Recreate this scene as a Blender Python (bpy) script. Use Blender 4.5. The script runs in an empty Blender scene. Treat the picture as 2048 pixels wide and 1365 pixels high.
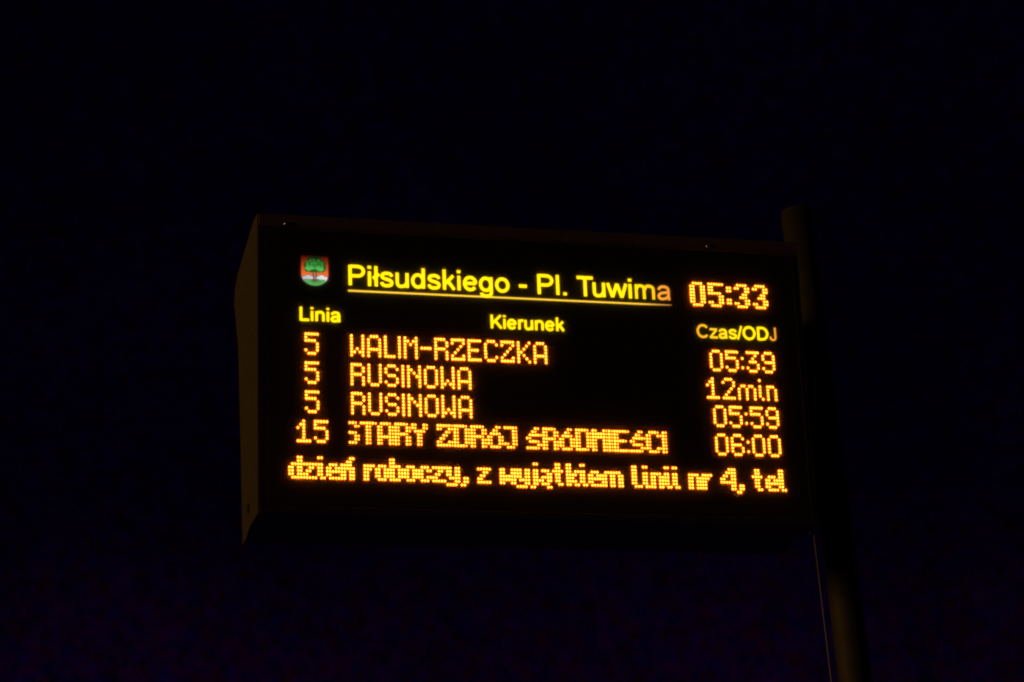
import bpy, math, random
from mathutils import Vector, Matrix

random.seed(7)
sc = bpy.context.scene
COL = sc.collection

# ------------------------------------------------------------------ frame of the board
# board units: u to the right, v downwards, z into the board (one unit = one LED column)
S = 0.0075
UC, VC, ZC = 68.7, 10.0, 3.40
def W(u, v, z=0.0):
    return Vector(((u - UC) * S, z * S, ZC - (v - VC) * S))

# ------------------------------------------------------------------ camera
cam_d = bpy.data.cameras.new("camera")
cam = bpy.data.objects.new("camera", cam_d)
COL.objects.link(cam)
RR = ((0.9697841, 0.0359117, -0.2413072), (0.0408711, 0.9512127, 0.3058168), (0.2405168, -0.3064387, 0.9210032))
def to_w(d):
    return Vector((d[0], d[2], -d[1]))
ax, ay, az = to_w(RR[0]), -to_w(RR[1]), -to_w(RR[2])
cp = W(-137.77555, 249.89381, -752.92340)
cam.matrix_world = Matrix(((ax.x, ay.x, az.x, cp.x), (ax.y, ay.y, az.y, cp.y), (ax.z, ay.z, az.z, cp.z), (0, 0, 0, 1)))
cam_d.sensor_width = 36.0
cam_d.lens = 4605.8 / 2048 * 36
cam_d.clip_start = 0.05
cam_d.clip_end = 2000
sc.camera = cam

# ------------------------------------------------------------------ night sky
wd = bpy.data.worlds.new("World")
sc.world = wd
wd.use_nodes = True
nt = wd.node_tree
for n in list(nt.nodes):
    nt.nodes.remove(n)
out = nt.nodes.new("ShaderNodeOutputWorld")
bg = nt.nodes.new("ShaderNodeBackground")
sky = nt.nodes.new("ShaderNodeTexSky")
sky.sky_type = 'NISHITA'
sky.sun_disc = False
sky.sun_elevation = math.radians(-9.0)
sky.sun_rotation = math.radians(200)
tc = nt.nodes.new("ShaderNodeTexCoord")
sx = nt.nodes.new("ShaderNodeSeparateXYZ")
ramp = nt.nodes.new("ShaderNodeValToRGB")          # night air: a little violet town glow low down
ramp.color_ramp.elements[0].position = 0.10
ramp.color_ramp.elements[0].color = (0.0034, 0.00020, 0.0064, 1)
ramp.color_ramp.elements[1].position = 0.48
ramp.color_ramp.elements[1].color = (0.00040, 0.00010, 0.0018, 1)
e = ramp.color_ramp.elements.new(0.24)
e.color = (0.00055, 0.00008, 0.0022, 1)
noi = nt.nodes.new("ShaderNodeTexNoise")
noi.inputs['Scale'].default_value = 9.0
noi.inputs['Detail'].default_value = 6.0
mr = nt.nodes.new("ShaderNodeMapRange")
mr.inputs['From Min'].default_value = 0.3
mr.inputs['From Max'].default_value = 0.7
mr.inputs['To Min'].default_value = 0.72
mr.inputs['To Max'].default_value = 1.28
mul = nt.nodes.new("ShaderNodeVectorMath"); mul.operation = 'SCALE'
add = nt.nodes.new("ShaderNodeVectorMath"); add.operation = 'ADD'
ssc = nt.nodes.new("ShaderNodeVectorMath"); ssc.operation = 'SCALE'
ssc.inputs['Scale'].default_value = 0.05
L = nt.links.new
L(tc.outputs['Generated'], sx.inputs[0])
L(sx.outputs['Z'], ramp.inputs[0])
L(tc.outputs['Generated'], noi.inputs['Vector'])
L(noi.outputs['Fac'], mr.inputs['Value'])
L(ramp.outputs[0], mul.inputs[0])
L(mr.outputs[0], mul.inputs['Scale'])
# fine colour mottling over the sky, standing in for sensor grain
fin = nt.nodes.new("ShaderNodeTexNoise")
fin.inputs['Scale'].default_value = 150.0
fin.inputs['Detail'].default_value = 3.0
fin.inputs['Roughness'].default_value = 0.7
L(tc.outputs['Generated'], fin.inputs['Vector'])
fr = nt.nodes.new("ShaderNodeVectorMath"); fr.operation = 'MULTIPLY_ADD'
L(fin.outputs['Color'], fr.inputs[0])
fr.inputs[1].default_value = (4.4, 2.4, 3.6)
fr.inputs[2].default_value = (-1.2, -0.3, -0.8)
fx = nt.nodes.new("ShaderNodeVectorMath"); fx.operation = 'MAXIMUM'
L(fr.outputs[0], fx.inputs[0]); fx.inputs[1].default_value = (0.1, 0.1, 0.25)
fm = nt.nodes.new("ShaderNodeVectorMath"); fm.operation = 'MULTIPLY'
L(mul.outputs[0], fm.inputs[0]); L(fx.outputs[0], fm.inputs[1])
L(sky.outputs[0], ssc.inputs[0])
L(ssc.outputs[0], add.inputs[0])
L(fm.outputs[0], add.inputs[1])
L(add.outputs[0], bg.inputs['Color'])
bg.inputs['Strength'].default_value = 1.0
L(bg.outputs[0], out.inputs['Surface'])

# ------------------------------------------------------------------ the one lamp: sodium street light far to the left
sun_d = bpy.data.lights.new("street_light", 'SUN')
sun_d.energy = 0.5
sun_d.color = (1.0, 0.50, 0.05)
sun_d.angle = math.radians(5.0)
sun = bpy.data.objects.new("street_light", sun_d)
COL.objects.link(sun)
trav = to_w((1.0, 0.032, 0.16)).normalized()
sun.rotation_euler = trav.to_track_quat('-Z', 'Y').to_euler()
sun.location = W(-400, 0, -100)

sc.view_settings.view_transform = 'Standard'
sc.view_settings.look = 'None'
sc.view_settings.exposure = 0.0
sc.view_settings.gamma = 1.0
sc.cycles.filter_width = 2.05
sc.cycles.max_bounces = 4
sc.cycles.sample_clamp_indirect = 3.0

# ------------------------------------------------------------------ materials
def mat(name, col=(0.1, 0.1, 0.1), rough=0.5, metal=0.0, var=0.25, scale=60.0, bump=0.0, spec=0.5):
    m = bpy.data.materials.new(name)
    m.use_nodes = True
    t = m.node_tree
    b = t.nodes['Principled BSDF']
    b.inputs['Roughness'].default_value = rough
    b.inputs['Metallic'].default_value = metal
    b.inputs['Specular IOR Level'].default_value = spec
    tcn = t.nodes.new("ShaderNodeTexCoord")
    n = t.nodes.new("ShaderNodeTexNoise")
    n.inputs['Scale'].default_value = scale
    n.inputs['Detail'].default_value = 6
    r = t.nodes.new("ShaderNodeValToRGB")
    r.color_ramp.elements[0].position = 0.3
    r.color_ramp.elements[1].position = 0.7
    r.color_ramp.elements[0].color = tuple(c * (1 - var) for c in col) + (1,)
    r.color_ramp.elements[1].color = tuple(min(1, c * (1 + var)) for c in col) + (1,)
    t.links.new(tcn.outputs['Object'], n.inputs['Vector'])
    t.links.new(n.outputs['Fac'], r.inputs[0])
    t.links.new(r.outputs[0], b.inputs['Base Color'])
    if bump:
        bp = t.nodes.new("ShaderNodeBump")
        bp.inputs['Strength'].default_value = bump
        bp.inputs['Distance'].default_value = 0.001
        t.links.new(n.outputs['Fac'], bp.inputs['Height'])
        t.links.new(bp.outputs[0], b.inputs['Normal'])
    return m

def glow(name, col, strength=1.0, var=0.0, scale=200.0, base=(0.02, 0.01, 0.005)):
    m = bpy.data.materials.new(name)
    m.use_nodes = True
    t = m.node_tree
    b = t.nodes['Principled BSDF']
    b.inputs['Base Color'].default_value = base + (1,)
    b.inputs['Roughness'].default_value = 0.4
    b.inputs['Emission Strength'].default_value = strength
    if var:
        tcn = t.nodes.new("ShaderNodeTexCoord")
        n = t.nodes.new("ShaderNodeTexNoise")
        n.inputs['Scale'].default_value = scale
        r = t.nodes.new("ShaderNodeValToRGB")
        r.color_ramp.elements[0].position = 0.3
        r.color_ramp.elements[1].position = 0.7
        r.color_ramp.elements[0].color = tuple(c * (1 - var) for c in col) + (1,)
        r.color_ramp.elements[1].color = tuple(c * (1 + var) for c in col) + (1,)
        t.links.new(tcn.outputs['Object'], n.inputs['Vector'])
        t.links.new(n.outputs['Fac'], r.inputs[0])
        t.links.new(r.outputs[0], b.inputs['Emission Color'])
    else:
        b.inputs['Emission Color'].default_value = tuple(col) + (1,)
    return m

def glow_ramp(name, p0, c0, p1, c1, axis='X', mid=None):
    """backlit film whose own back light is uneven: colour runs between two object-space coordinates"""
    m = bpy.data.materials.new(name)
    m.use_nodes = True
    t = m.node_tree
    b = t.nodes['Principled BSDF']
    b.inputs['Base Color'].default_value = (0.02, 0.01, 0.005, 1)
    tcn = t.nodes.new("ShaderNodeTexCoord")
    s = t.nodes.new("ShaderNodeSeparateXYZ")
    mp = t.nodes.new("ShaderNodeMapRange")
    mp.inputs['From Min'].default_value = p0
    mp.inputs['From Max'].default_value = p1
    r = t.nodes.new("ShaderNodeValToRGB")
    r.color_ramp.elements[0].color = tuple(c0) + (1,)
    r.color_ramp.elements[1].color = tuple(c1) + (1,)
    if mid:
        q = r.color_ramp.elements.new(mid[0]); q.color = tuple(mid[1]) + (1,)
    t.links.new(tcn.outputs['Object'], s.inputs[0])
    t.links.new(s.outputs[axis], mp.inputs['Value'])
    t.links.new(mp.outputs[0], r.inputs[0])
    t.links.new(r.outputs[0], b.inputs['Emission Color'])
    b.inputs['Emission Strength'].default_value = 1.0
    return m

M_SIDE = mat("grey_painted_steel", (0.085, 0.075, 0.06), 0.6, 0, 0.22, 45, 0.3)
M_CASE = mat("dark_painted_steel", (0.035, 0.032, 0.03), 0.55, 0, 0.3, 40, 0.3)
M_RAIL = mat("dark_rail_steel", (0.13, 0.09, 0.075), 0.45, 0, 0.3, 70, 0.2)
M_FACE = mat("black_acrylic", (0.010, 0.008, 0.008), 0.5, 0, 0.35, 25, 0.0, 0.3)
M_BOARD = mat("black_led_board", (0.022, 0.009, 0.007), 0.6, 0, 0.3, 120, 0.0, 0.2)
M_UNLIT = mat("unlit_led_resin", (0.022, 0.009, 0.005), 0.4, 0, 0.2, 300, 0.0, 0.4)
M_POLE = mat("galvanised_pole", (0.030, 0.027, 0.036), 0.7, 0.0, 0.3, 14, 0.3)
M_SCREW = mat("bright_screw", (0.75, 0.72, 0.68), 0.25, 1.0, 0.05, 300)
M_DARK = mat("black_rubber", (0.012, 0.012, 0.012), 0.7, 0, 0.2, 200)
M_CABLE = mat("grey_cable_sheath", (0.26, 0.26, 0.32), 0.55, 0, 0.25, 30)

LED_CORE = glow("lit_led_core", (13.0, 3.4, 0.23), 1.0, 0.22, 190)
LED_SKIRT = glow("lit_led_lens", (3.0, 0.32, 0.003), 1.0, 0.15, 190)
LED_CORE_DIM = glow("dim_led_core", (9.5, 2.3, 0.15), 1.0, 0.22, 190)
YEL = glow("yellow_backlit_film", (2.0, 1.22, 0.005), 1.0, 0.03, 30)
LINE = glow_ramp("amber_backlit_line", W(100, 0).x, (1.5, 0.88, 0.06), W(119.5, 0).x, (0.65, 0.25, 0.08), 'X', (0.45, (1.4, 0.78, 0.055)))

# ------------------------------------------------------------------ mesh helper
class MB:
    def __init__(self):
        self.v, self.f, self.m, self.mats = [], [], [], []
    def mat(self, m):
        if m not in self.mats:
            self.mats.append(m)
        return self.mats.index(m)
    def add(self, verts, faces, m):
        k = len(self.v); i = self.mat(m)
        self.v += [Vector(p) for p in verts]
        self.f += [tuple(a + k for a in f) for f in faces]
        self.m += [i] * len(faces)
    def box(self, u0, u1, v0, v1, z0, z1, m):
        p = [W(u, v, z) for z in (z0, z1) for v in (v0, v1) for u in (u0, u1)]
        self.add(p, [(0, 2, 3, 1), (4, 5, 7, 6), (0, 1, 5, 4), (2, 6, 7, 3), (0, 4, 6, 2), (1, 3, 7, 5)], m)
    def prism(self, pts, z0, z1, m):
        """outline in u,v extruded in z (z0 nearer the viewer)"""
        n = len(pts)
        area = sum(pts[i][0] * pts[(i + 1) % n][1] - pts[(i + 1) % n][0] * pts[i][1] for i in range(n))
        if area < 0:
            pts = pts[::-1]
        p = [W(u, v, z0) for u, v in pts] + [W(u, v, z1) for u, v in pts]
        f = [tuple(range(n - 1, -1, -1)), tuple(range(n, 2 * n))]
        f += [(i, (i + 1) % n, n + (i + 1) % n, n + i) for i in range(n)]
        self.add(p, f, m)
    def build(self, name, parent=None, label=None, bevel=0.0, smooth=False, kind=None):
        c = sum(self.v, Vector()) / max(1, len(self.v))
        if smooth == 'origin0':
            c = Vector()
        me = bpy.data.meshes.new(name)
        me.from_pydata([tuple(p - c) for p in self.v], [], self.f)
        for m in self.mats:
            me.materials.append(m)
        me.polygons.foreach_set('material_index', self.m)
        if smooth is True:
            me.polygons.foreach_set('use_smooth', [True] * len(self.f))
        me.update()
        o = bpy.data.objects.new(name, me)
        COL.objects.link(o)
        ORG[o.name] = c
        if parent:
            o.parent = parent
            o.location = c - ORG[parent.name]
        else:
            o.location = c
        if bevel:
            b = o.modifiers.new("bevel", 'BEVEL'); b.width = bevel; b.segments = 2; b.limit_method = 'ANGLE'
        if label:
            o['label'] = label
        if kind:
            o['kind'] = kind
        return o
ORG = {}
def empty(name, loc, label, cat):
    o = bpy.data.objects.new(name, None)
    o.empty_display_size = 0.1
    COL.objects.link(o)
    o.location = loc
    ORG[o.name] = Vector(loc)
    o['label'] = label; o['category'] = cat
    return o

# ------------------------------------------------------------------ casing of the board
U0, U1, V0, V1 = -31.3, 168.7, -43.6, 64.3
board = empty("departure_board", W(UC, V1, 20), "dark boxed bus departure board with lit amber LED lines and a town crest", "departure board")

PROF = [(0.0, -43.6), (9, -44.6), (26, -42.4), (45, -40.2), (54.5, -38.6), (59.5, -36.2), (61.5, -31.0), (50, -9.5), (43.5, 30.0), (38.5, 66.2), (30, 66.4), (24, 65.0), (20, 64.3), (0, 64.3)]
def profile(mb, prof, ua, ub, m):
    n = len(prof)
    p = [W(ua, v, z) for z, v in prof] + [W(ub, v, z) for z, v in prof]
    f = [tuple(range(n)), tuple(range(2 * n - 1, n - 1, -1))]
    f += [(i, n + i, n + (i + 1) % n, (i + 1) % n) for i in range(n)]
    mb.add(p, f, m)
def shrink(prof, d, z0):
    out_ = []
    for z, v in prof:
        vv = v + d if v < -30 else (v - d if v > 60 else v)
        out_.append((z0 if z == 0 else z - (d if v > -31.5 or z > 58 else 0), vv))
    return out_
mb = MB(); profile(mb, shrink(PROF, 0.35, 1.2), U0, U1, M_CASE)
mb.build("casing", board)
SIDE = [(z if z > 0 else -0.6, v) for z, v in PROF]
mb = MB(); profile(mb, SIDE, U0 - 0.6, U0, M_SIDE)
side_l = mb.build("side_panel", board, "grey side plate catching the street light")
mb = MB(); profile(mb, SIDE, U1, U1 + 0.6, M_SIDE)
mb.build("side_panel", board)
def disc(mb, c, r, depth, axis, m, seg=14, dome=0.0):
    """short round stud standing out of a surface along axis ('u' left side or 'z' front)"""
    rings = [(1.0, 0.0), (1.0, depth * 0.7), (0.8, depth), (0.0, depth + dome)]
    p = []
    for k, (s_, d) in enumerate(rings):
        if s_ == 0:
            p.append(W(c[0] - (d if axis == 'u' else 0), c[1], c[2] - (d if axis == 'z' else 0)))
            continue
        for i in range(seg):
            a = 2 * math.pi * i / seg
            if axis == 'u':
                p.append(W(c[0] - d, c[1] + r * s_ * math.sin(a), c[2] + r * s_ * math.cos(a)))
            else:
                p.append(W(c[0] + r * s_ * math.cos(a), c[1] + r * s_ * math.sin(a), c[2] - d))
    f = []
    for k in range(2):
        for i in range(seg):
            j = (i + 1) % seg
            f.append((k * seg + i, k * seg + j, (k + 1) * seg + j, (k + 1) * seg + i))
    for i in range(seg):
        f.append((2 * seg + i, 2 * seg + (i + 1) % seg, 3 * seg))
    mb.add(p, f, m)
mb = MB(); disc(mb, (U0 - 0.6, 57.2, 22.0), 1.7, 0.5, 'u', M_DARK)
mb.build("lock", side_l)

def hemi(mb, c, r, m, seg=16, nr=6):
    p = []
    for k in range(nr):
        a = math.pi / 2 * k / nr
        p += [W(c[0] + r * math.cos(a) * math.cos(2 * math.pi * i / seg), c[1] + r * math.cos(a) * math.sin(2 * math.pi * i / seg), c[2] - r * math.sin(a)) for i in range(seg)]
    p.append(W(c[0], c[1], c[2] - r))
    f = [(k * seg + i, k * seg + (i + 1) % seg, (k + 1) * seg + (i + 1) % seg, (k + 1) * seg + i) for k in range(nr - 1) for i in range(seg)]
    f += [((nr - 1) * seg + i, (nr - 1) * seg + (i + 1) % seg, nr * seg) for i in range(seg)]
    mb.add(p, f, m)
# front frame: four rails standing proud of the face
mb = MB()
mb.add([W(u, v, z) for u in (U0, U1) for v, z in ((-43.6, 1.0), (-43.6, -0.9), (-43.1, -1.6), (-39.4, -1.6), (-38.9, -1.1), (-38.7, 1.0))],
       [(0, 1, 2, 3, 4, 5), (11, 10, 9, 8, 7, 6)] + [(i, 6 + i, 6 + (i + 1) % 6, (i + 1) % 6) for i in range(6)], M_RAIL)
rail = mb.build("top_rail", board)
for uu in (-22.0, 133.9):
    mb = MB(); hemi(mb, (uu, -39.9, -1.6), 0.80 if uu < 0 else 0.6, M_SCREW)
    mb.build("screw", rail, smooth=True)
mb = MB(); mb.box(U0, U1, 61.6, 64.2, -0.7, 1.0, M_CASE); mb.build("bottom_rail", board, bevel=0.002)
for a, b_ in ((U0, U0 + 1.6), (U1 - 1.6, U1)):
    mb = MB(); mb.box(a, b_, -38.65, 61.55, -0.55, 1.0, M_CASE); mb.build("side_rail", board, bevel=0.0015)
mb = MB(); mb.box(U0 + 1.62, U1 - 1.62, -38.6, 61.5, 0.0, 1.1, M_FACE); face = mb.build("front_panel", board)
mb = MB(); disc(mb, (166.6, 64.3, 6.0), 1.0, 0.0, 'z', M_DARK)
mb = MB()
for k in range(1):
    seg = 10
    p = [W(169.0 + 0.9 * math.cos(2 * math.pi * i / seg), v, 6 + 0.9 * math.sin(2 * math.pi * i / seg)) for v in (64.3, 66.2) for i in range(seg)]
    mb.add(p, [(i, (i + 1) % seg, seg + (i + 1) % seg, seg + i) for i in range(seg)] + [tuple(range(seg)), tuple(range(2 * seg - 1, seg - 1, -1))], M_DARK)
mb.build("cable_gland", board)

# plastic window added over the face: its cloudiness stands in for lens bloom
vm = bpy.data.materials.new("bloom_haze")
vm.use_nodes = True
vt = vm.node_tree
for n in list(vt.nodes): vt.nodes.remove(n)
vo = vt.nodes.new("ShaderNodeOutputMaterial")
vp = vt.nodes.new("ShaderNodeVolumePrincipled")
vp.inputs['Color'].default_value = (1, 1, 1, 1)
vp.inputs['Density'].default_value = 78.0
vp.inputs['Anisotropy'].default_value = 0.78
vt.links.new(vp.outputs[0], vo.inputs['Volume'])
mb = MB(); mb.box(U0 + 1.75, U1 - 1.75, -38.4, 61.4, -1.45, -0.75, vm)
mb.build("bloom_window", board)

# ------------------------------------------------------------------ LED text
G = {}
def g(ch, *rows): G[ch] = rows
g('W', "#...#", "#...#", "#...#", "#...#", "#.#.#", "##.##", "#...#")
g('A', ".###.", "#...#", "#...#", "#...#", "#####", "#...#", "#...#")
g('L', "#...", "#...", "#...", "#...", "#...", "#...", "####")
g('I', "#", "#", "#", "#", "#", "#", "#")
g('M', "#...#", "##.##", "#.#.#", "#...#", "#...#", "#...#", "#...#")
g('-', "....", "....", "....", "####")
g('R', "####.", "#...#", "#...#", "####.", "#...#", "#...#", "#...#")
g('Z', "#####", "#...#", "...#.", "..#..", ".#...", "#...#", "#####")
g('E', "#####", "#....", "#....", "####.", "#....", "#....", "#####")
g('C', ".###.", "#...#", "#....", "#....", "#....", "#...#", ".###.")
g('K', "#...#", "#..#.", "#.#..", "##...", "#.#..", "#..#.", "#...#")
g('U', "#...#", "#...#", "#...#", "#...#", "#...#", "#...#", ".###.")
g('S', ".###.", "#...#", "#....", ".###.", "....#", "#...#", ".###.")
g('N', "#...#", "##..#", "#.#.#", "#..##", "#...#", "#...#", "#...#")
g('O', ".###.", "#...#", "#...#", "#...#", "#...#", "#...#", ".###.")
g('0', ".###.", "#...#", "#...#", "#...#", "#...#", "#...#", ".###.")
g('1', "..#..", ".##..", "#.#..", "..#..", "..#..", "..#..", "#####")
g('2', ".###.", "#...#", "....#", "...#.", "..#..", ".#...", "#####")
g('3', "#####", "...#.", "..#..", ".###.", "....#", "#...#", ".###.")
g('5', "#####", "#....", "####.", "....#", "....#", "#...#", ".###.")
g('6', ".###.", "#...#", "#....", "####.", "#...#", "#...#", ".###.")
g('9', ".###.", "#...#", "#...#", ".####", "....#", "#...#", ".###.")
g(':', ".", ".", "#", ".", ".", "#")
g('m', ".......", ".......", ".##.##.", "#..#..#", "#..#..#", "#..#..#", "#..#..#")
g('i', "#.", "..", "#.", "#.", "#.", "#.", ".#")
g('n', "....", "....", "###.", "#..#", "#..#", "#..#", "#..#")
# bold scrolling letters of the fourth line
g('bS', "###.", "..##", "....", "###.", "..##", "..##", "###.")
g('bT', "######", "..##..", "..##..", "..##..", "..##..", "..##..", "..##..")
g('bA', ".####.", "##..##", "##..##", "##..##", "######", "##..##", "##..##")
g('bR', "#####.", "##..##", "##..##", "#####.", "##..##", "##..##", "##..##")
g('bY', "##..##", "##..##", ".####.", "..##..", "..##..", "..##..", "..##..")
g('bZ', "######", "##..##", "...##.", "..##..", ".##...", "##..##", "######")
g('bD', "#####.", "##..##", "##..##", "##..##", "##..##", "##..##", "#####.")
g('bÓ', "...##.", "..##..", ".####.", "##..##", "##..##", "##..##", ".####.")
g('bJ', "#####", "...##", "...##", "...##", "...##", "##.##", ".###.")
g('bŚ', "...##.", "..##..", ".#####", "##....", ".####.", "....##", "#####.")
g('bM', "##..##", "######", "######", "##..##", "##..##", "##..##", "##..##")
g('bI', "##", "##", "##", "##", "##", "##", "##")
g('bE', "######", "##....", "##....", "#####.", "##....", "##....", "######")
g('bC', ".####.", "##..##", "##....", "##....", "##....", "##..##", ".####.")
# bold lower case of the running line
_ = "....."
g('td', "...##", "...##", ".####", "##.##", "##.##", "##.##", ".####")
g('tz', _, _, "#####", "..##.", ".##..", "##...", "#####")
g('ti', "##.", "...", "##.", "##.", "##.", "##.", ".##")
g('te', _, _, ".###.", "##.##", "#####", "##...", ".####")
g('tń', "...##", "..##.", "####.", "#####", "##.##", "##.##", "##.##")
g('tr', "....", "....", "####", "###.", "##..", "##..", "##..")
g('to', _, _, ".###.", "##.##", "##.##", "##.##", ".###.")
g('tb', "##...", "##...", "####.", "##.##", "##.##", "##.##", "####.")
g('tc', _, _, ".###.", "##.##", "##...", "##.##", ".###.")
g('ty', _, _, "##.##", "##.##", "##.##", ".####", "...##", "####.")
g('t,', "...", "...", "...", "...", "...", ".##", ".##", "##.")
g('tw', "......", "......", "##..##", "##..##", "######", "######", "##..##")
g('tj', ".##", "...", ".##", ".##", ".##", ".##", ".##", "##.")
g('tą', _, _, ".###.", "...##", ".####", "##.##", ".###.", "...##")
g('tt', ".##.", ".##.", "####", ".##.", ".##.", ".##.", "..##")
g('tk', "##...", "##...", "##.##", "####.", "###..", "####.", "##.##")
g('tm', "........", "........", ".######.", "##.##.##", "##.##.##", "##.##.##", "##.##.##")
g('tl', "##..", "##..", "##..", "##..", "##..", "##..", ".###")
g('tn', _, _, "####.", "##.##", "##.##", "##.##", "##.##")
g('t4', "...###", "..####", ".##.##", "##..##", "######", "....##", "....##")
# big clock digits
g('c0', ".####.", "##..##", "##..##", "##..##", "##..##", "##..##", "##..##", ".####.")
g('c5', "######", "##....", "##....", "#####.", "....##", "....##", "##..##", ".####.")
g('c:', "..", "##", "##", "..", "..", "##", "##")
g('c3', ".####.", "##..##", "....##", "...##.", "..###.", "....##", "##..##", ".####.")

Q = 1.17420          # row pitch over column pitch
Z_BOARD = -0.12

def led(mb, u, v, mats, seg=8, r=0.47, hgt=0.42, pu=1.0):
    core, skirt = mats
    rings = [(r * 1.0, 0.0), (r * 0.57, hgt * 0.55), (r * 0.28, hgt * 0.9)]
    p = []
    for rr, hh in rings:
        for i in range(seg):
            a = 2 * math.pi * (i + .5) / seg
            p.append(W(u + rr * math.cos(a) * pu, v + rr * 1.12 * math.sin(a), Z_BOARD - hh))
    p.append(W(u, v, Z_BOARD - hgt))
    def ring(k): return [(k * seg + i, k * seg + (i + 1) % seg, (k + 1) * seg + (i + 1) % seg, (k + 1) * seg + i) for i in range(seg)]
    f0 = ring(0)
    f1 = ring(1) + [(2 * seg + i, 2 * seg + (i + 1) % seg, 3 * seg) for i in range(seg)]
    k = len(mb.v)
    mb.v += p
    for fs, m in ((f0, skirt), (f1, core)):
        i_ = mb.mat(m)
        mb.f += [tuple(a + k for a in f) for f in fs]
        mb.m += [i_] * len(fs)

KIND = {':': 'colon', '-': 'dash', ',': 'comma'}
def display(u0, v0, cols, nrows, text, label, pu=1.0, dim_last=False):
    """text: list of (glyph key, column, plain character)"""
    mb = MB()
    mb.box(u0 - 1.0, u0 + (cols - 1) * pu + 1.0, v0 - 0.75 * Q, v0 + (nrows - 1) * Q + 0.75 * Q, Z_BOARD, -0.02, M_BOARD)
    dis = mb.build("led_display", board, label)
    lit = set()
    for key, c0, ch in text:
        mb = MB()
        rows = G[key]
        for r_, row in enumerate(rows):
            for c_, x in enumerate(row):
                if x == '#' and c0 + c_ < cols:
                    last = dim_last and (c_ + 1 >= len(row) or row[c_ + 1] != '#')
                    lit.add((c0 + c_, r_))
                    led(mb, u0 + (c0 + c_) * pu, v0 + r_ * Q, (LED_CORE_DIM, LED_SKIRT) if last else (LED_CORE, LED_SKIRT),
                        8, (0.46 if last else 0.55) * (0.93 if key[0] in "btc" else 1) + random.uniform(-.012, .012), 0.42, pu)
        nm = KIND.get(ch, 'digit' if ch.isdigit() else 'letter')
        mb.build(nm, dis, "amber dot matrix " + (nm if ch in KIND else nm + " " + ch))
    mb = MB()
    for r_ in range(nrows):
        for c_ in range(cols):
            if (c_, r_) not in lit:
                led(mb, u0 + c_ * pu, v0 + r_ * Q, (M_UNLIT, M_UNLIT), 6, 0.38, 0.34, pu)
    mb.build("unlit_leds", dis, kind="stuff")
    return dis

def spread(word, cols, pre=''):
    return [(pre + ch, c, ch) for ch, c in zip(word, cols)]

VL = [0.0, 10.5178, 20.9944, 31.5382]
NUM_U, TIM_U, DT = -15.0334, 132.9323, 0.1034
TICK_U, TICK_V = -21.0355, 44.4100
CLK_U, CLK_V, CLK_P = 126.8739, -25.6883, 1.00752
nums = [[('5', 3, '5')], [('5', 3, '5')], [('5', 3, '5')], [('1', 0, '1'), ('5', 6, '5')]]
for k, tx in enumerate(nums):
    display(NUM_U - 3, VL[k], 11, 8, tx, "amber line number " + "".join(t[2] for t in tx))
dests = [spread("WALIM-RZECZKA", (1, 7, 13, 18, 20, 26, 31, 37, 43, 49, 55, 61, 67)),
         spread("RUSINOWA", (1, 7, 13, 19, 21, 27, 33, 39)),
         spread("RUSINOWA", (1, 7, 13, 19, 21, 27, 33, 39)),
         spread("STARYZDRÓJŚRÓDMIEŚCI", (0, 4, 10, 16, 22, 31, 37, 43, 49, 55, 63, 69, 75, 81, 87, 93, 95, 101, 107, 113), 'b')]
dn = ["WALIM-RZECZKA", "RUSINOWA in the second line", "RUSINOWA in the third line", "STARY ZDRÓJ ŚRÓDMIEŚCI in bold"]
for k, tx in enumerate(dests):
    display(0.0, VL[k], 116, 8, tx, "amber destination " + dn[k], 1.0, k == 3)
times = [spread("05:39", (2, 8, 14, 16, 22)), spread("12min", (0, 6, 12, 20, 23)), spread("05:59", (2, 8, 14, 16, 22)), spread("06:00", (2, 8, 14, 16, 22))]
tn = ["05:39", "12min", "05:59", "06:00"]
for k, tx in enumerate(times):
    display(TIM_U - 2, VL[k] + DT, 28, 8, tx, "amber departure time " + tn[k])
tick = (spread("dzieńrobocz", (0, 5, 10, 13, 18, 26, 30, 35, 40, 45, 50), 't') + spread("y,z", (55, 60, 66), 't')
        + spread("wyjątkiem", (74, 80, 85, 88, 93, 98, 103, 106, 111), 't') + spread("linii", (122, 126, 129, 134, 137), 't')
        + spread("nr4,", (143, 148, 155, 161), 't') + spread("tel", (167, 172, 177), 't'))
display(TICK_U, TICK_V, 180, 8, tick, "amber running text dzień roboczy, z wyjątkiem linii nr 4, tel")
display(CLK_U, CLK_V, 30, 8, [('c0', 0, '0'), ('c5', 7, '5'), ('c:', 14, ':'), ('c3', 17, '3'), ('c3', 24, '3')], "large amber clock reading 05:33", CLK_P)

# ------------------------------------------------------------------ backlit lettering (grotesque letters drawn as strokes)
def arc(cx, cy, rx, ry, a0, a1, n=14):
    return [(cx + rx * math.cos(math.radians(a0 + (a1 - a0) * i / n)), cy + ry * math.sin(math.radians(a0 + (a1 - a0) * i / n))) for i in range(n + 1)]
def smooth(pts, n=4):
    r = []
    P = [pts[0]] + list(pts) + [pts[-1]]
    for i in range(1, len(P) - 2):
        for k in range(n):
            t = k / n
            r.append(tuple(0.5 * (2 * P[i][j] + (P[i + 1][j] - P[i - 1][j]) * t + (2 * P[i - 1][j] - 5 * P[i][j] + 4 * P[i + 1][j] - P[i + 2][j]) * t * t
                                  + (-P[i - 1][j] + 3 * P[i][j] - 3 * P[i + 1][j] + P[i + 2][j]) * t ** 3) for j in (0, 1)))
    r.append(pts[-1])
    return r
ADV = dict(P=1366, i=455, ł=455, l=455, s=1024, u=1139, d=1139, k=1024, e=1139, g=1139, o=1139, T=1251, w=1479, m=1706, a=1139,
           L=1139, n=1139, K=1366, r=682, C=1479, z=1024, O=1593, D=1479, J=1024)
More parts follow.
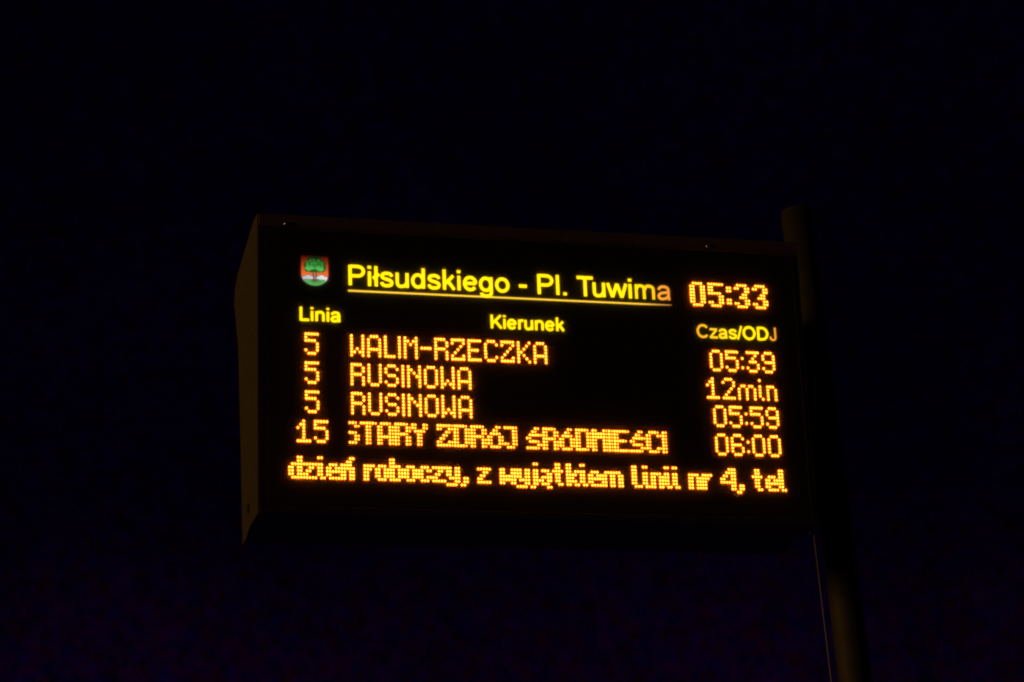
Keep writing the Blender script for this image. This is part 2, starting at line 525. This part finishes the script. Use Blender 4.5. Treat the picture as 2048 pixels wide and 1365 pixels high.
ADV['-'] = 682; ADV['.'] = 569; ADV[' '] = 569; ADV['/'] = 569
bowl = arc(530, 530, 370, 450, 0, 360, 22)
STK = {
 'P': [[(254, 0), (254, 1466)], [(254, 1378), (760, 1378)] + arc(780, 1035, 400, 343, 88, -88, 12) + [(254, 692)]],
 'i': [[(227, 0), (227, 1062)], [(227, 1262), (227, 1466)]],
 'ł': [[(227, 0), (227, 1466)], [(10, 560), (445, 905)]],
 'l': [[(227, 0), (227, 1466)]],
 's': [smooth([(868, 765), (805, 895), (680, 968), (510, 985), (335, 958), (222, 880), (190, 775), (232, 670), (360, 595), (520, 548), (695, 495), (825, 415), (862, 300), (818, 175), (690, 98), (510, 76), (325, 98), (205, 190), (160, 320)])],
 'u': [smooth([(222, 1062), (222, 700), (222, 380), (255, 205), (355, 108), (510, 78), (680, 112), (800, 210), (880, 370)]), [(912, 0), (912, 1062)]],
 'd': [bowl, [(912, 0), (912, 1466)]],
 'k': [[(225, 0), (225, 1466)], [(250, 400), (860, 1045)], [(480, 640), (915, 15)]],
 'e': [[(170, 545), (965, 545)], arc(565, 531, 400, 452, 2, 325, 24)],
 'g': [bowl, smooth([(912, 1062), (912, 500), (912, 20), (885, -170), (780, -290), (560, -335), (350, -300), (235, -200), (205, -110)])],
 'o': [arc(570, 531, 400, 452, 0, 360, 24)],
 '-': [[(65, 530), (618, 530)]],
 '.': [[(284, 0), (284, 205)]],
 'T': [[(48, 1378), (1206, 1378)], [(627, 0), (627, 1378)]],
 'w': [[(70, 1062), (400, 40)], [(400, 40), (740, 1030)], [(740, 1030), (1080, 40)], [(1080, 40), (1410, 1062)]],
 'm': [[(225, 0), (225, 1062)], smooth([(250, 700), (330, 900), (460, 975), (580, 980), (720, 930), (780, 830), (795, 700), (795, 350), (795, 0)]),
       smooth([(850, 700), (930, 900), (1060, 975), (1180, 980), (1360, 930), (1450, 830), (1480, 690), (1480, 350), (1480, 0)])],
 'a': [smooth([(170, 745), (245, 895), (390, 975), (590, 985), (770, 940), (862, 830), (880, 650), (880, 330), (892, 130), (950, 0)]),
       smooth([(872, 610), (720, 560), (470, 525), (280, 465), (165, 300), (220, 130), (360, 76), (530, 80), (720, 150), (840, 260), (872, 400)])],
 'L': [[(250, 0), (250, 1466)], [(250, 88), (1075, 88)]],
 'n': [[(225, 0), (225, 1062)], smooth([(250, 680), (330, 880), (470, 968), (610, 982), (790, 930), (885, 820), (912, 650), (912, 320), (912, 0)])],
 'K': [[(245, 0), (245, 1466)], [(260, 500), (1210, 1440)], [(600, 800), (1270, 20)]],
 'r': [[(225, 0), (225, 1062)], smooth([(245, 660), (290, 850), (390, 955), (510, 980), (665, 935)])],
 'C': [arc(780, 733, 590, 665, 38, 322, 24)],
 'z': [[(80, 985), (900, 985)], [(835, 940), (150, 110)], [(50, 78), (950, 78)]],
 '/': [[(50, -25), (520, 1490)]],
 'O': [arc(797, 733, 610, 665, 0, 360, 28)],
 'D': [[(255, 0), (255, 1466)], [(255, 1378), (700, 1378)] + arc(690, 733, 590, 645, 88, -88, 16) + [(255, 88)]],
 'J': [smooth([(725, 1466), (725, 1000), (725, 400), (680, 180), (560, 90), (410, 74), (250, 130), (175, 270), (158, 440)])],
}
def stroke(mb, pts, w, f, zt, zb, m):
    n = len(pts)
    P_ = [Vector((f(x, y)[0], f(x, y)[1])) for x, y in pts]
    closed = (P_[0] - P_[-1]).length < 1e-4
    Lf, Rt = [], []
    for i in range(n):
        if closed:
            a, b_ = P_[(i - 1) % (n - 1)], P_[(i + 1) % (n - 1)]
        else:
            a, b_ = P_[max(0, i - 1)], P_[min(n - 1, i + 1)]
        d0 = (P_[i] - a).normalized() if (P_[i] - a).length > 1e-6 else (b_ - P_[i]).normalized()
        d1 = (b_ - P_[i]).normalized() if (b_ - P_[i]).length > 1e-6 else d0
        t = (d0 + d1)
        t = t.normalized() if t.length > 1e-3 else d0
        nrm = Vector((-t.y, t.x))
        sc_ = w / 2 / max(0.45, abs(nrm.dot(Vector((-d0.y, d0.x)))))
        Lf.append(P_[i] + nrm * sc_); Rt.append(P_[i] - nrm * sc_)
    p = []
    for z in (zt, zb):
        p += [W(q.x, q.y, z) for q in Lf] + [W(q.x, q.y, z) for q in Rt]
    fs = []
    for i in range(n - 1):
        fs.append((i, i + 1, n + i + 1, n + i))
        fs.append((i, 2 * n + i, 2 * n + i + 1, i + 1))
        fs.append((n + i, n + i + 1, 3 * n + i + 1, 3 * n + i))
    fs.append((0, n, 3 * n, 2 * n)); fs.append((n - 1, 3 * n - 1, 4 * n - 1, 2 * n - 1))
    mb.add(p, fs, m)

def lettering(text, u0, vb0, vb1, usc, vsc, w, parent, kern=None, mats=None, ws=None):
    """u0 at pen origin; baseline runs vb0 (no slope left in board space)"""
    x = 0
    for k, ch in enumerate(text):
        if kern and k in kern:
            x += kern[k]
        if ch != ' ':
            mb = MB()
            m = (mats or {}).get(k, YEL)
            ww = (ws or {}).get(k, w)
            for si, st in enumerate(STK[ch]):
                sw = ww * (1.12 if ch in 'i.' and len(st) == 2 and abs(st[0][1] - st[1][1]) < 300 else 1)
                stroke(mb, st, sw, lambda a, b_: (u0 + (x + a) * usc, vb0 - b_ * vsc), -0.26 - 0.012 * si, -0.11, m)
            nm = {'-': 'dash', '.': 'full_stop', '/': 'slash'}.get(ch, 'letter')
            mb.build(nm, parent, "yellow backlit " + (nm.replace('_', ' ') if nm != 'letter' else "letter " + ch), smooth='origin0')
        x += ADV[ch]

def film(u0, u1, v0, v1, label):
    mb = MB(); mb.box(u0, u1, v0, v1, -0.10, -0.02, M_FACE)
    return mb.build("printed_film", board, label)

X = lambda u: W(u, 0).x
def uneven(name, ua, ca, ub, cb, mid=None): return glow_ramp(name, X(ua), ca, X(ub), cb, 'X', mid)
OR_A = uneven("fading_film_end", 112.5, (1.35, 0.55, 0.03), 119.5, (1.1, 0.36, 0.05))
OR_M = uneven("fading_film_m", 107.5, (1.5, 1.0, 0.005), 114.5, (1.35, 0.62, 0.015))
t1 = film(-2, 122, -29.5, -15.2, "station name Piłsudskiego - Pl. Tuwima in yellow")
title = "Piłsudskiego - Pl. Tuwima"
lettering(title, -0.42, -18.72, 0, 0.00516, 0.00512, 1.14, t1, kern={20: -190}, mats={23: OR_M, 24: OR_A}, ws={24: 0.95, 23: 1.05})
mb = MB(); mb.prism([(0.1, -16.95), (108, -17.05), (119.1, -17.0), (119.1, -16.72), (108, -16.5), (0.1, -16.35)], -0.2, -0.11, LINE)
mb.build("underline", t1, "thin amber line under the station name", smooth='origin0')
t2 = film(-18.5, -1, -11.6, -3.4, "column heading Linia in yellow")
lettering("Linia", -17.55, -4.85, 0, 0.00350, 0.00340, 0.90, t2)
t3 = film(50, 80.5, -11.6, -3.4, "column heading Kierunek in yellow")
lettering("Kierunek", 50.85, -5.05, 0, 0.00341, 0.00340, 0.88, t3)
YO = uneven("uneven_film_heading", 128.4, (1.3, 0.60, 0.02), 142, (1.6, 1.1, 0.008), (0.45, (1.4, 0.8, 0.018)))
YO2 = uneven("uneven_film_heading_end", 154.0, (1.4, 0.68, 0.015), 159.5, (1.15, 0.36, 0.04))
t4 = film(127, 161, -11.6, -3.4, "column heading Czas/ODJ in yellow and orange")
lettering("Czas/ODJ", 127.95, -4.95, 0, 0.003375, 0.00338, 0.84, t4, mats={0: YO, 1: YO, 2: YO, 3: YO, 4: YO, 7: YO2}, ws={0: 0.78, 1: 0.78, 4: 0.72, 7: 0.68})

# ------------------------------------------------------------------ coat of arms, a backlit print
A0, A1, B0, B1 = -16.45, -6.85, -28.95, -17.9
def shield_pts(inset=0.0, vmin=None, vmax=None):
    cu, w = (A0 + A1) / 2, (A1 - A0) / 2 - inset
    pts = [(cu - w, B0 + inset), (cu + w, B0 + inset)]
    for i in range(0, 25):
        a = math.pi * i / 24
        sv = B0 + 6.6
        pts.append((cu + w * math.cos(a), sv + (B1 - inset - sv) * math.sin(a) ** 0.95 if 0 < i < 24 else sv))
    return pts
mb = MB(); mb.prism(shield_pts(-0.06), -0.14, -0.03, M_DARK)
coa = mb.build("coat_of_arms", board, "small backlit town crest with a green tree on red")
zt = W(0, B0).z; zb_ = W(0, B1).z
FIELD = glow_ramp("backlit_red_field", zt, (0.012, 0.001, 0.001), zt - 7 * S, (1.0, 0.17, 0.025), 'Z', (0.34, (0.30, 0.026, 0.004)))
TREE_D = glow_ramp("backlit_leaf_dark", zt, (0.002, 0.008, 0.002), zt - 6 * S, (0.006, 0.10, 0.008), 'Z')
TREE_L = glow_ramp("backlit_leaf_light", zt, (0.01, 0.04, 0.01), zt - 5 * S, (0.10, 0.55, 0.10), 'Z')
TREE_M = glow_ramp("backlit_leaf_mid", zt, (0.006, 0.03, 0.006), zt - 5 * S, (0.02, 0.22, 0.025), 'Z')
TRUNK = glow("backlit_trunk", (0.40, 0.25, 0.17), 1, 0.3, 500)
ROOT = glow("backlit_root", (0.07, 0.025, 0.012), 1, 0.3, 500)
SNOW = uneven("backlit_snow", A0, (0.55, 0.55, 0.60), A1, (0.95, 0.93, 0.95))
GRASS = glow("backlit_grass", (0.11, 0.45, 0.11), 1, 0.35, 350)
mb = MB(); mb.prism(shield_pts(), -0.18, -0.141, FIELD); mb.build("red_field", coa, smooth='origin0')
def su(x): return A0 + x * (A1 - A0)
def sv(y): return B0 + y * (B1 - B0)
def edge_u(y):     # half-width of the shield at fraction y
    v = sv(y); s0 = B0 + 6.6
    if v <= s0: return 1.0
    t = min(1.0, (v - s0) / (B1 - s0))
    return math.cos(math.asin(min(1.0, t ** (1 / 0.95))))
def band(y0f, y1, zt_, m, name, xa=0.0, xb=1.0):
    up, lo = [], []
    n = 20
    for i in range(n + 1):
        x = xa + (xb - xa) * i / n
        up.append((x, y0f(x)))
    pts = []
    def clip(x, y):
        h_ = edge_u(y) / 2
        return (su(min(max(x, 0.5 - h_), 0.5 + h_)), sv(y))
    pts = [clip(x, y) for x, y in up]
    for i in range(n + 1):
        x = xb - (xb - xa) * i / n
        yy = y1 if y1 < 1 else max(y0f(x), 0.02)
        if y1 >= 1:
            # lower rim of the shield
            c = min(1, abs(2 * x - 1)); vv = B0 + 6.6 + (B1 - B0 - 6.6) * math.sqrt(max(0, 1 - c * c)) ** 0.95
            pts.append((su(x), vv))
        else:
            pts.append(clip(x, y1))
    q = []
    for p_ in pts:
        if not q or (abs(q[-1][0] - p_[0]) + abs(q[-1][1] - p_[1])) > 1e-3: q.append(p_)
    mb_ = MB(); mb_.prism(q, zt_, -0.181, m); mb_.build(name, coa, smooth='origin0')
band(lambda x: 0.72 - 0.075 * (1 - abs(x - 0.25) / 0.25) ** 0.8 if 0 <= x <= 0.5 else 0.72, 0.84, -0.20, SNOW, "snowy_hill", 0.0, 0.5)
band(lambda x: 0.72 - 0.09 * (1 - abs(x - 0.75) / 0.25) ** 0.8 if 0.5 <= x <= 1 else 0.72, 0.84, -0.203, SNOW, "snowy_hill", 0.5, 1.0)
band(lambda x: 0.795, 1.0, -0.21, GRASS, "meadow", 0.105, 0.895)
mb = MB(); mb.prism([(su(.445), sv(.45)), (su(.545), sv(.45)), (su(.54), sv(.72)), (su(.60), sv(.80)), (su(.50), sv(.84)), (su(.41), sv(.80)), (su(.455), sv(.72))], -0.225, -0.182, TRUNK)
mb.build("tree_trunk", coa, smooth='origin0')
mb = MB()
for x0, y0, x1, y1 in ((.36, .80, .47, .82), (.42, .87, .49, .81), (.50, .82, .63, .84), (.55, .78, .66, .81), (.47, .83, .53, .90), (.425, .46, .45, .76), (.545, .46, .55, .74)):
    stroke(mb, [(x0, y0), (x1, y1)], 0.34, lambda a, b_: (su(a), sv(b_)), -0.235, -0.226, ROOT)
for pts in ([(.03, .715), (.25, .640), (.44, .70)], [(.56, .70), (.75, .625), (.97, .715)], [(.11, .797), (.89, .797)], [(.30, .86), (.45, .88)], [(.56, .89), (.74, .865)]):
    stroke(mb, pts, 0.15, lambda a, b_: (su(a), sv(b_)), -0.232, -0.226, ROOT)
mb.build("tree_roots", coa, smooth='origin0')
mb = MB()
def blob(cx, cy, r, z, m, n=11, wob=.16):
    pts = [(su(cx) + r * (1 + random.uniform(-wob, wob)) * math.cos(2 * math.pi * i / n), sv(cy) + r * (1 + random.uniform(-wob, wob)) * math.sin(2 * math.pi * i / n)) for i in range(n)]
    mb.prism(pts, z, -0.183, m)
zz = -0.24
for cx, cy, r in ((.50, .30, 3.0), (.28, .32, 1.7), (.72, .30, 2.1), (.24, .44, 1.25), (.36, .40, 1.7), (.62, .42, 1.5), (.78, .42, 1.3), (.36, .20, 1.6), (.62, .19, 1.7), (.50, .14, 1.3)):
    zz -= 0.002; blob(cx, cy, r, zz, TREE_D)
random.seed(23)
for k in range(210):
    a = random.uniform(0, 2 * math.pi); q = random.random() ** .5
    cx, cy = .50 + .33 * q * math.cos(a), .30 + .185 * q * math.sin(a)
    if cy > .44 and .40 < cx < .58: continue
    zz -= 0.0012; blob(cx, cy, random.uniform(.16, .38), zz, TREE_L if random.random() < .5 else TREE_M, 7, .35)
for cx, cy in ((.20, .43), (.26, .46), (.32, .45), (.64, .45), (.71, .47), (.78, .45), (.66, .40), (.38, .40)):
    zz -= 0.0012; blob(cx, cy, .55, zz, TREE_L, 8, .2)
mb.build("tree_crown", coa, smooth='origin0')

# ------------------------------------------------------------------ pole behind the board
def tube(mb, p0, p1, r0, r1, m, seg=40, caps=True, rings=1):
    d = (p1 - p0); n = d.normalized()
    a = n.orthogonal().normalized(); b_ = n.cross(a)
    p = []
    for k in range(rings + 1):
        t = k / rings; r = r0 + (r1 - r0) * t
        for i in range(seg):
            an = 2 * math.pi * i / seg
            p.append(p0 + d * t + (a * math.cos(an) + b_ * math.sin(an)) * r)
    f = [(k * seg + i, k * seg + (i + 1) % seg, (k + 1) * seg + (i + 1) % seg, (k + 1) * seg + i) for k in range(rings) for i in range(seg)]
    if caps:
        f += [tuple(range(seg - 1, -1, -1)), tuple(range(rings * seg, rings * seg + seg))]
    mb.add(p, f, m)
def shade(o):
    for p in o.data.polygons: p.use_smooth = len(p.vertices) == 4
ptop = W(199.3, -84.0, 70); pbot = W(208.3, 107.9, 70)   # set from the photograph
pd = (pbot - ptop).normalized()
foot = ptop + pd * ((0.0 - ptop.z) / pd.z)
pole = empty("sign_pole", foot, "dim round metal pole leaning slightly behind the right end of the departure board", "pole")
mb = MB(); tube(mb, foot, ptop, 6.6 * S, 6.4 * S, M_POLE, 48, True, 8); o = mb.build("shaft", pole); shade(o)
mb = MB(); n_ = -pd
for k in range(5):
    a0, a1 = math.pi / 2 * k / 5, math.pi / 2 * (k + 1) / 5
    tube(mb, ptop + n_ * (2.6 * S * math.sin(a0)), ptop + n_ * (2.6 * S * math.sin(a1)), 6.6 * S * math.cos(a0) + 1e-5, 6.6 * S * math.cos(a1) + 1e-5, M_POLE, 48, False)
o = mb.build("cap", pole); shade(o)
for vv, zz_ in ((-20, 56.6), (40, 42.0)):
    mb = MB(); mb.box(130, 205, vv - 2.5, vv + 2.5, 64.5, 66.5, M_POLE)
    mb.box(140, 150, vv - 2.45, vv + 2.45, zz_ - 3, 64.4, M_POLE)
    mb.box(158, 166, vv - 2.45, vv + 2.45, zz_ - 3, 64.4, M_POLE)
    mb.build("mounting_bracket", pole)

# ------------------------------------------------------------------ thin cable dropping from the board's lower corner
c0, c1 = W(169.95, 65.8, 6), W(172.3, 119.3, 6)
cd = (c1 - c0).normalized()
cend = c0 + cd * ((0.0 - c0.z) / cd.z)
mb = MB(); tube(mb, c0, cend, 0.17 * S * 1.3, 0.17 * S * 1.3, M_CABLE, 10, True, 12)
o = mb.build("cable", None); shade(o)
o['label'] = "thin straight cable hanging from the lower right corner of the departure board"
o['category'] = "cable"
